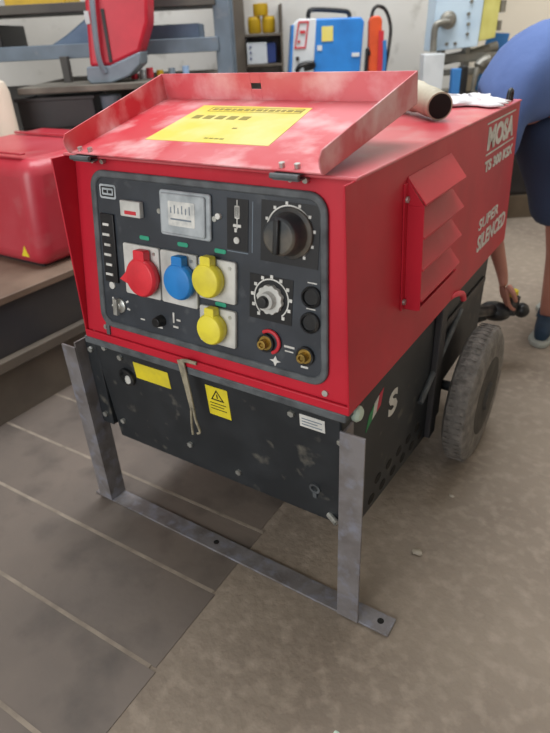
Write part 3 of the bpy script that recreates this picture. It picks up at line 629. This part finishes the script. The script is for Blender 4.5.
# red and grey welder case standing on the board
rc = root('welder_case', S(-0.67, 3.10, 0.985), 'red and grey upright case on the dusty rack shelf, cut by the top edge', 'case')
b = MB(SHOP); b.prism([(-0.785, 1.055), (-0.69, 1.055), (-0.545, 1.105), (-0.49, 1.22), (-0.475, 1.33), (-0.49, 1.45), (-0.72, 1.47), (-0.745, 1.40)], 3.01, 3.20, WM); b.build('case_body', 'reddev', rc, bevel=0.015, seg=3)
b = MB(SHOP); b.prism([(-0.79, 0.986), (-0.695, 0.986), (-0.61, 1.01), (-0.55, 1.055), (-0.54, 1.108), (-0.69, 1.057), (-0.798, 1.057), (-0.805, 1.005)], 3.0, 3.21, WM); b.build('case_base', 'greyplastic', rc, bevel=0.006, label='grey lower band')
b = MB(SHOP); b.tube([(-0.715, 2.99, 1.03), (-0.728, 2.975, 1.10), (-0.715, 2.97, 1.28), (-0.695, 2.985, 1.45)], 0.012); b.build('case_handle', 'greyplastic', rc, label='grey upright handle bar')
b = MB(SHOP); b.box((-0.765, 3.0, 1.225), (-0.745, 3.012, 1.275)); b.build('case_mark', 'offwhite', rc)
b = MB(SHOP); b.box((-0.690, 3.002, 1.07), (-0.676, 3.012, 1.28)); b.build('case_slot', 'darkbox', rc)

# wall shelf with white bin and yellow tubs
ws = root('wall_shelf', S(-0.02, 4.55, 0.95), 'narrow dark wall shelf unit on the back wall behind the open red lid', 'shelf')
for z in (0.975, 1.155): sb('shelf_board', 'benchlow', ws, (-0.085, 4.42, z - 0.016), (0.16, 4.70, z))
sb('side_board', 'benchlow', ws, (0.15, 4.42, 0.90), (0.165, 4.70, 1.32))
wb = root('power_box', S(-0.01, 4.55, 0.976), 'small white box with a navy blue end on the wall shelf', 'box')
sb('box_body', 'offwhite', wb, (-0.08, 4.44, 0.977), (0.055, 4.62, 1.105)); sb('box_end', 'navybin', wb, (0.055, 4.45, 0.98), (0.115, 4.62, 1.10), label='navy blue end')
for z in (1.005, 1.04, 1.075): sb('button', 'navybin', wb, (-0.062, 4.433, z), (-0.05, 4.44, z + 0.012), 0.001)
for u, z, r, nm in ((-0.02, 1.157, 0.045, 'lower left'), (0.075, 1.157, 0.045, 'lower right')):
    b = MB(SHOP); b.lathe([(r*.85, 0), (r, 0.01), (r, 0.085), (r*.9, 0.09), (r*.9, 0.10), (0.001, 0.101)], (u, 4.55, z), (0, 0, 1), n=24)
    tag(b.build('paint_tub', 'yellowbag'), 'yellow tub on the upper wall shelf board, the %s one of three' % nm, 'tub', 'yellow tubs on the wall shelf')
b = MB(SHOP); b.lathe([(0.045, 0), (0.05, 0.01), (0.05, 0.07), (0.001, 0.075)], (0.025, 4.55, 1.259), (0, 0, 1), n=24)
tag(b.build('paint_tub', 'yellowbag'), 'yellow tub on the wall shelf stacked on top of the two others', 'tub', 'yellow tubs on the wall shelf')

# workbench across the back carrying the welders
wk = root('workbench', S(0.75, 3.9, 0), 'long workbench at the back wall, carrying the blue welder and the white control cabinet', 'workbench')
sb('worktop', 'board', wk, (0.05, 3.60, 0.74), (1.50, 4.30, 0.78))
for u, w in ((0.10, 3.65), (1.42, 3.65), (0.10, 4.2), (1.42, 4.2)): sb('leg', 'darkrack', wk, (u, w, 0), (u + 0.06, w + 0.06, 0.74))
sb('back_panel', 'darkrack', wk, (0.08, 4.26, 0.02), (1.45, 4.28, 0.74)); 
sb('lower_shelf', 'darkrack', wk, (0.12, 3.66, 0.20), (1.44, 4.24, 0.23))
simple('wooden_block', 'board', (0.17, 3.72, 0.781), (0.594, 4.12, 0.928), 'low grey wooden block on the workbench under the blue welder', 'block')
bw = root('blue_welder', S(0.4, 3.9, 0.93), 'blue welding machine with a white front and black top handle on the back bench', 'welder')
b = MB(SHOP); b.prism([(0.315, 0.930), (0.592, 0.930), (0.61, 1.19), (0.59, 1.212), (0.335, 1.215), (0.325, 1.20)], 3.80, 4.06, WM); b.build('blue_case', 'blue', bw, bevel=0.012, seg=3)
b = MB(SHOP); b.prism([(0.185, 0.930), (0.315, 0.930), (0.335, 1.215), (0.235, 1.218), (0.205, 1.19)], 3.795, 4.04, WM); b.build('white_front', 'offwhite', bw, bevel=0.006, label='white front section')
b = MB(SHOP); b.prism([(0.172, 0.930), (0.186, 0.930), (0.208, 1.19), (0.196, 1.19)], 3.795, 4.04, WM); b.build('front_edge', 'blue', bw, bevel=0.002)
b = MB(SHOP); b.ring([(0.205, 1.07), (0.272, 1.07), (0.292, 1.205), (0.232, 1.205)], [(0.213, 1.078), (0.266, 1.078), (0.284, 1.197), (0.238, 1.197)], 3.789, 3.795, WM); b.build('red_outline', 'redring', bw, smooth=False, label='red outlined display')
b = MB(SHOP); b.box((0.226, 3.788, 1.10), (0.240, 3.795, 1.112)); b.box((0.24, 3.788, 1.145), (0.27, 3.795, 1.16)); b.build('display_marks', 'redring', bw, smooth=False)
b = MB(SHOP); b.cyl((0.222, 3.795, 1.02), (0.222, 3.780, 1.02), 0.011, n=16); b.build('front_socket', 'blackplastic', bw)
b = MB(SHOP); b.tube([(0.215, 3.775, 0.955), (0.24, 3.76, 0.985), (0.30, 3.75, 0.995), (0.31, 3.76, 0.975), (0.26, 3.775, 0.965)], 0.014); b.build('torch_plug', 'blackplastic', bw)
b = MB(SHOP); b.box((0.365, 3.795, 1.10), (0.43, 3.80, 1.175)); b.build('side_decal', 'yellowlid', bw, smooth=False); 
b = MB(SHOP); b.box((0.338, 3.793, 1.055), (0.366, 3.80, 1.082)); b.build('side_label', 'offwhite', bw, smooth=False)
b = MB(SHOP); b.box((0.54, 3.795, 1.015), (0.585, 3.80, 1.035)); b.build('side_label', 'offwhite', bw, smooth=False)
b = MB(SHOP); b.tube([(0.30, 3.92, 1.21), (0.30, 3.92, 1.245), (0.33, 3.92, 1.262), (0.50, 3.92, 1.248), (0.535, 3.92, 1.235), (0.54, 3.92, 1.205)], 0.013); b.build('carry_handle', 'blackplastic', bw)
oc = root('torch_holder', S(0.68, 3.9, 0.78), 'orange torch holder with looped black cables beside the blue welder', 'holder')
b = MB(SHOP); b.prism(rrect(0.645, 0.781, 0.720, 1.215, 0.03), 3.84, 3.90, WM); b.build('orange_body', 'orange', oc, bevel=0.008)
b = MB(SHOP); b.tube([(0.66, 3.87, 1.20), (0.67, 3.87, 1.245), (0.70, 3.87, 1.262), (0.745, 3.87, 1.235), (0.775, 3.87, 1.15), (0.768, 3.87, 1.03), (0.755, 3.88, 0.93), (0.765, 3.9, 0.80)], 0.010); b.tube([(0.622, 3.84, 0.80), (0.63, 3.83, 0.95), (0.635, 3.83, 1.05), (0.65, 3.84, 1.02)], 0.010); b.build('cable_loop', 'blackplastic', oc)
b = MB(SHOP); b.tube([(0.735, 3.83, 1.09), (0.74, 3.83, 0.98), (0.735, 3.84, 0.80)], 0.012); b.build('blue_cable', 'bluesheet', oc, label='blue cable end')
b = MB(SHOP); b.box((0.70, 3.83, 0.79), (0.73, 3.839, 1.14)); b.build('side_strip', 'redring', oc)

# control cabinet, box, vice, board
cc = root('control_cabinet', S(1.15, 3.85, 0.95), 'pale blue-white control cabinet with a yellow side, cut by the top edge', 'cabinet')
b = MB(SHOP); b.prism([(1.005, 1.02), (1.275, 1.035), (1.29, 1.50), (1.02, 1.50)], 3.80, 3.98, WM); b.build('front_panel', 'ctrl', cc, bevel=0.004)
b = MB(SHOP); b.prism([(1.278, 1.06), (1.375, 1.075), (1.39, 1.50), (1.292, 1.50)], 3.81, 3.97, WM); b.build('side_panel', 'ctrly', cc, bevel=0.003, label='pale yellow side')
for u, z in ((1.20, 1.20), (1.205, 1.15), (1.205, 1.10), (1.21, 1.26), (1.09, 1.055), (1.14, 1.055)):
    b = MB(SHOP); b.cyl((u, 3.80, z), (u, 3.788, z), 0.009, n=12); b.build('push_button', 'greymetal', cc)
b = MB(SHOP); b.lathe([(0.045, 0), (0.045, 0.02), (0.028, 0.03), (0.02, 0.06), (0.001, 0.061)], (1.085, 3.80, 1.175), (0, -1, 0), n=24); b.tube([(1.08, 3.75, 1.165), (1.02, 3.74, 1.16), (1.00, 3.74, 1.13), (1.00, 3.74, 1.02)], 0.018); b.build('crank_arm', 'greymetal', cc)
b = MB(SHOP); b.cyl((1.40, 3.86, 1.16), (1.40, 3.86, 1.11), 0.02); b.build('side_knob', 'greymetal', cc)
b = MB(SHOP); b.cyl((1.41, 3.86, 1.26), (1.41, 3.86, 1.20), 0.022); b.build('side_knob', 'greymetal', cc)
b = MB(SHOP); b.tube([(1.05, 3.88, 0.96), (1.30, 3.88, 1.0), (1.42, 3.88, 1.03)], 0.028, sub=0); b.box((1.06, 3.83, 0.955), (1.42, 3.93, 1.0)); b.box((1.22, 3.84, 0.78), (1.25, 3.92, 1.04)); b.box((1.07, 3.84, 0.78), (1.10, 3.92, 1.03)); b.build('machine_frame', 'greymetal', cc, bevel=0.004)
b = MB(SHOP); b.box((1.04, 3.80, 0.890), (1.36, 3.84, 0.925)); b.build('frame_rail', 'greymetal', cc, bevel=0.004)
b = MB(SHOP); b.tube([(1.345, 3.78, 0.96), (1.29, 3.77, 0.94), (1.27, 3.76, 0.88), (1.262, 3.76, 0.80)], [0.035, 0.032, 0.018, 0.015, 0.012]); b.build('vice_lever', 'greymetal', cc)
simple('small_case', 'offwhite', (0.938, 3.68, 0.781), (1.055, 3.78, 1.012), 'plain white upright box on the workbench below the control cabinet', 'box')
simple('spray_can', 'bluesheet', (1.115, 3.70, 0.781), (1.165, 3.75, 0.93), 'small blue container on the workbench between white box and lever', 'container')
simple('tool_block', 'blackplastic', (1.168, 3.70, 0.781), (1.205, 3.78, 0.94), 'narrow black block on the workbench right of the blue container', 'block')
simple('parts_box', 'cream', (1.23, 4.00, 0.781), (1.34, 4.12, 0.90), 'cream box on the workbench behind the grey lever', 'box')
b = MB(SHOP); b.prism([(1.37, 0.781), (1.49, 0.781), (1.54, 1.09), (1.41, 1.10)], 4.02, 4.05, WM); tag(b.build('blue_board', 'bluesheet', bevel=0.002), 'bright blue board leaning upright beside the control cabinet', 'board')
# cabinet added at the back right, its black body standing in for a shaded gap
dk = root('shade_gap_cabinet', S(2.3, 4.2, 0), 'added dark cabinet with a brown plinth, filling the shaded gap at the right', 'cabinet')
sb('plinth', 'brown', dk, (1.56, 3.83, 0.0), (2.9, 4.45, 0.15), label='brown plinth'); sb('cabinet_body', 'darkbox', dk, (1.56, 3.85, 0.15), (2.9, 4.45, 0.78)); sb('cabinet_top', 'darkrack', dk, (1.54, 3.83, 0.78), (2.92, 4.47, 0.80)); sb('door', 'darkbox', dk, (1.60, 3.835, 0.17), (2.22, 3.85, 0.74)); sb('door', 'darkbox', dk, (2.25, 3.835, 0.17), (2.86, 3.85, 0.74))
# ================================================================ PERSON
def skin_mesh(nodes, edges, sub=2):
    """nodes: name -> (co, rx, ry); edges: list of pairs"""
    names = list(nodes); idx = {n: i for i, n in enumerate(names)}
    me = bpy.data.meshes.new('skeleton'); me.from_pydata([nodes[n][0] for n in names], [(idx[a], idx[b]) for a, b in edges], [])
    o = bpy.data.objects.new('skeleton', me); COL.objects.link(o)
    o.modifiers.new('s', 'SKIN'); sd = o.modifiers.new('u', 'SUBSURF'); sd.levels = sub; sd.render_levels = sub
    lay = me.skin_vertices[0].data
    for i, n in enumerate(names): lay[i].radius = (nodes[n][1], nodes[n][2]); lay[i].use_root = (i == 0)
    bpy.context.view_layer.update()
    r = bpy.data.meshes.new_from_object(o.evaluated_get(bpy.context.evaluated_depsgraph_get()))
    bpy.data.objects.remove(o); bpy.data.meshes.remove(me)
    return r
def N(u, w, z, r, r2=None): return (tuple(S(u, w, z)), r, r if r2 is None else r2)
per = root('person', S(1.15, 2.22, 0), 'person in a blue shirt, navy shorts and blue shoes bending down behind the red generator', 'person')
DU = 0.03
nd = dict(
    pelvis=N(1.08, 2.22, 0.84, 0.12, 0.14), belly=N(1.07, 2.22, 0.97, 0.12, 0.14), chest=N(0.97, 2.20, 0.99, 0.12, 0.14), upper=N(0.88, 2.18, 0.935, 0.09, 0.12),
    neck=N(0.80, 2.17, 0.875, 0.055), skull=N(0.725, 2.16, 0.79, 0.082, 0.078), crown=N(0.67, 2.16, 0.735, 0.055, 0.052),
    sh_n=N(0.81, 2.03, 0.88, 0.050), el_n=N(0.755, 1.93, 0.60, 0.034), fo_n=N(0.785, 1.93, 0.50, 0.032), wr_n=N(0.828, 1.92, 0.375, 0.021), pa_n=N(0.840, 1.915, 0.325, 0.015, 0.030),
    sh_f=N(0.86, 2.33, 0.89, 0.050), el_f=N(0.76, 2.38, 0.60, 0.040), wr_f=N(0.69, 2.27, 0.43, 0.026), pa_f=N(0.67, 2.24, 0.375, 0.016, 0.032),
    hp_n=N(1.09, 2.14, 0.76, 0.09), kn_n=N(1.105, 2.12, 0.47, 0.054), ca_n=N(1.130, 2.13, 0.36, 0.050), an_n=N(1.152, 2.16, 0.10, 0.036), he_n=N(1.162, 2.17, 0.05, 0.034), to_n=N(1.107, 2.08, 0.038, 0.024, 0.034),
    hp_f=N(1.13, 2.32, 0.76, 0.09), kn_f=N(1.22, 2.38, 0.47, 0.054), ca_f=N(1.28, 2.40, 0.36, 0.050), an_f=N(1.36, 2.42, 0.10, 0.036), he_f=N(1.37, 2.42, 0.05, 0.034), to_f=N(1.28, 2.38, 0.038, 0.024, 0.034))
ed = [('pelvis', 'belly'), ('belly', 'chest'), ('chest', 'upper'), ('upper', 'neck'), ('neck', 'skull'), ('skull', 'crown')]
for s in 'nf':
    ed += [('upper', 'sh_' + s), ('sh_' + s, 'el_' + s), ('wr_' + s, 'pa_' + s), ('pelvis', 'hp_' + s), ('hp_' + s, 'kn_' + s), ('kn_' + s, 'ca_' + s), ('ca_' + s, 'an_' + s), ('an_' + s, 'he_' + s), ('he_' + s, 'to_' + s)]
ed += [('el_n', 'fo_n'), ('fo_n', 'wr_n'), ('el_f', 'wr_f')]
body = skin_mesh(nd, ed)
bmb = bmesh.new(); bmb.from_mesh(body)
parts = [bmb]
def fingers(px, py, pz, down, side):
    """five separate chains rooted inside the palm"""
    out = []
    for k in range(4):
        off = (k - 1.5) * 0.019; L = (0.072, 0.082, 0.076, 0.060)[k]
        n_ = dict(a=N(px, py + off, pz + 0.004, 0.0088), b=N(px + 0.006, py + off, pz - 0.028, 0.0088), c=N(px + 0.016*side, py + off, pz - 0.028 - L*0.45, 0.008), d=N(px + 0.034*side, py + off, pz - 0.028 - L*0.72, 0.0075), e=N(px + 0.044*side, py + off, pz - 0.028 - L*0.70, 0.006))
        out.append(skin_mesh(n_, [('a', 'b'), ('b', 'c'), ('c', 'd'), ('d', 'e')], 1))
    n_ = dict(a=N(px, py - 0.028, pz + 0.020, 0.011), b=N(px + 0.014*side, py - 0.050, pz - 0.004, 0.010), c=N(px + 0.028*side, py - 0.046, pz - 0.030, 0.009), d=N(px + 0.038*side, py - 0.036, pz - 0.046, 0.007))
    out.append(skin_mesh(n_, [('a', 'b'), ('b', 'c'), ('c', 'd')], 1)); return out
for fm in fingers(0.840, 1.915, 0.325, 1, 1) + fingers(0.67, 2.24, 0.375, 1, 1): bmb.from_mesh(fm)
# face features looking forward and down
fd = Vector((-0.72, 0, -0.69)); fwd = Vector((-0.55, 0, -0.83))
hb = MB(SHOP)
hb.ball((0.676, 2.16, 0.69), 0.016, (0.9, 0.8, 1.3), 6)
for s in (-1, 1): hb.ball((0.735, 2.16 + s*0.082, 0.78), 0.028, (0.9, 0.4, 1.1), 6)
tmp = bpy.data.meshes.new('t'); hb.bm.to_mesh(tmp); hb.bm.free(); bmb.from_mesh(tmp)
bme = bpy.data.meshes.new('body'); bmb.to_mesh(bme); bmb.free()
pb = finish('body', bme, 'skin', per, smooth=True)
hb = MB(SHOP); hb.ball((0.715, 2.16, 0.805), 0.098, (1.05, 0.88, 0.85), 12); hb.build('hair', 'hair', per)
for s in (-1, 1):
    hb = MB(SHOP); hb.ball((0.660, 2.16 + s*0.03, 0.712), 0.010, (1, 1, 1), 6); hb.build('eye', 'white', per)
# shirt, shorts, shoes
sh = dict(belly=N(1.09, 2.22, 0.965, 0.145, 0.165), mid=N(1.06, 2.22, 1.04, 0.15, 0.17), chest=N(0.97, 2.20, 1.02, 0.145, 0.165), upper=N(0.88, 2.18, 0.95, 0.13, 0.14), collar=N(0.82, 2.17, 0.89, 0.075),
          sh_n=N(0.82, 2.04, 0.89, 0.068), sl_n=N(0.782, 1.98, 0.75, 0.050), sh_f=N(0.87, 2.34, 0.90, 0.076), sl_f=N(0.82, 2.37, 0.76, 0.062))
sm = skin_mesh(sh, [('belly', 'mid'), ('mid', 'chest'), ('chest', 'upper'), ('upper', 'collar'), ('upper', 'sh_n'), ('sh_n', 'sl_n'), ('upper', 'sh_f'), ('sh_f', 'sl_f')])
shirt = finish('shirt', sm, 'shirt', per)
so = dict(waist=N(1.075, 2.22, 0.885, 0.150, 0.165), hip=N(1.07, 2.22, 0.80, 0.155, 0.17), hn=N(1.065, 2.13, 0.68, 0.122), kn=N(1.08, 2.12, 0.57, 0.110), en=N(1.095, 2.12, 0.475, 0.100),
          hf=N(1.12, 2.32, 0.68, 0.120), kf=N(1.18, 2.36, 0.57, 0.108), ef=N(1.22, 2.38, 0.475, 0.098))
sm = skin_mesh(so, [('waist', 'hip'), ('hip', 'hn'), ('hn', 'kn'), ('kn', 'en'), ('hip', 'hf'), ('hf', 'kf'), ('kf', 'ef')])
sho = finish('shorts', sm, 'shorts', per)
for u, w, a in ((1.157, 2.165, 55), (1.365, 2.42, 20)):
    FT = Matrix.Translation((u, w, 0)) @ Matrix.Rotation(math.radians(a), 4, 'Z')
    def NF(x, y, z, r, r2=None): v = FT @ Vector((x, y, z)); return N(v.x, v.y, v.z, r, r2)
    n_ = dict(h=NF(0.015, 0, 0.055, 0.042, 0.038), m=NF(-0.045, 0.0, 0.05, 0.040, 0.042), t=NF(-0.105, -0.004, 0.042, 0.034, 0.044), q=NF(-0.145, -0.006, 0.038, 0.024, 0.034), top=NF(0.006, 0, 0.088, 0.042))
    sm = skin_mesh(n_, [('h', 'm'), ('m', 't'), ('t', 'q'), ('h', 'top')])
    s_ = finish('shoe', sm, 'shoe', per, label='blue shoe with a pale sole')
    b = MB(SHOP @ FT); b.prism([(0.055, -0.03), (0.06, 0.02), (0.02, 0.040), (-0.05, 0.038), (-0.11, 0.044), (-0.155, 0.025), (-0.17, -0.01), (-0.155, -0.035), (-0.10, -0.050), (-0.04, -0.042), (0.02, -0.040)], 0.0, 0.022)
    b.build('sole', 'sole', s_, bevel=0.005)
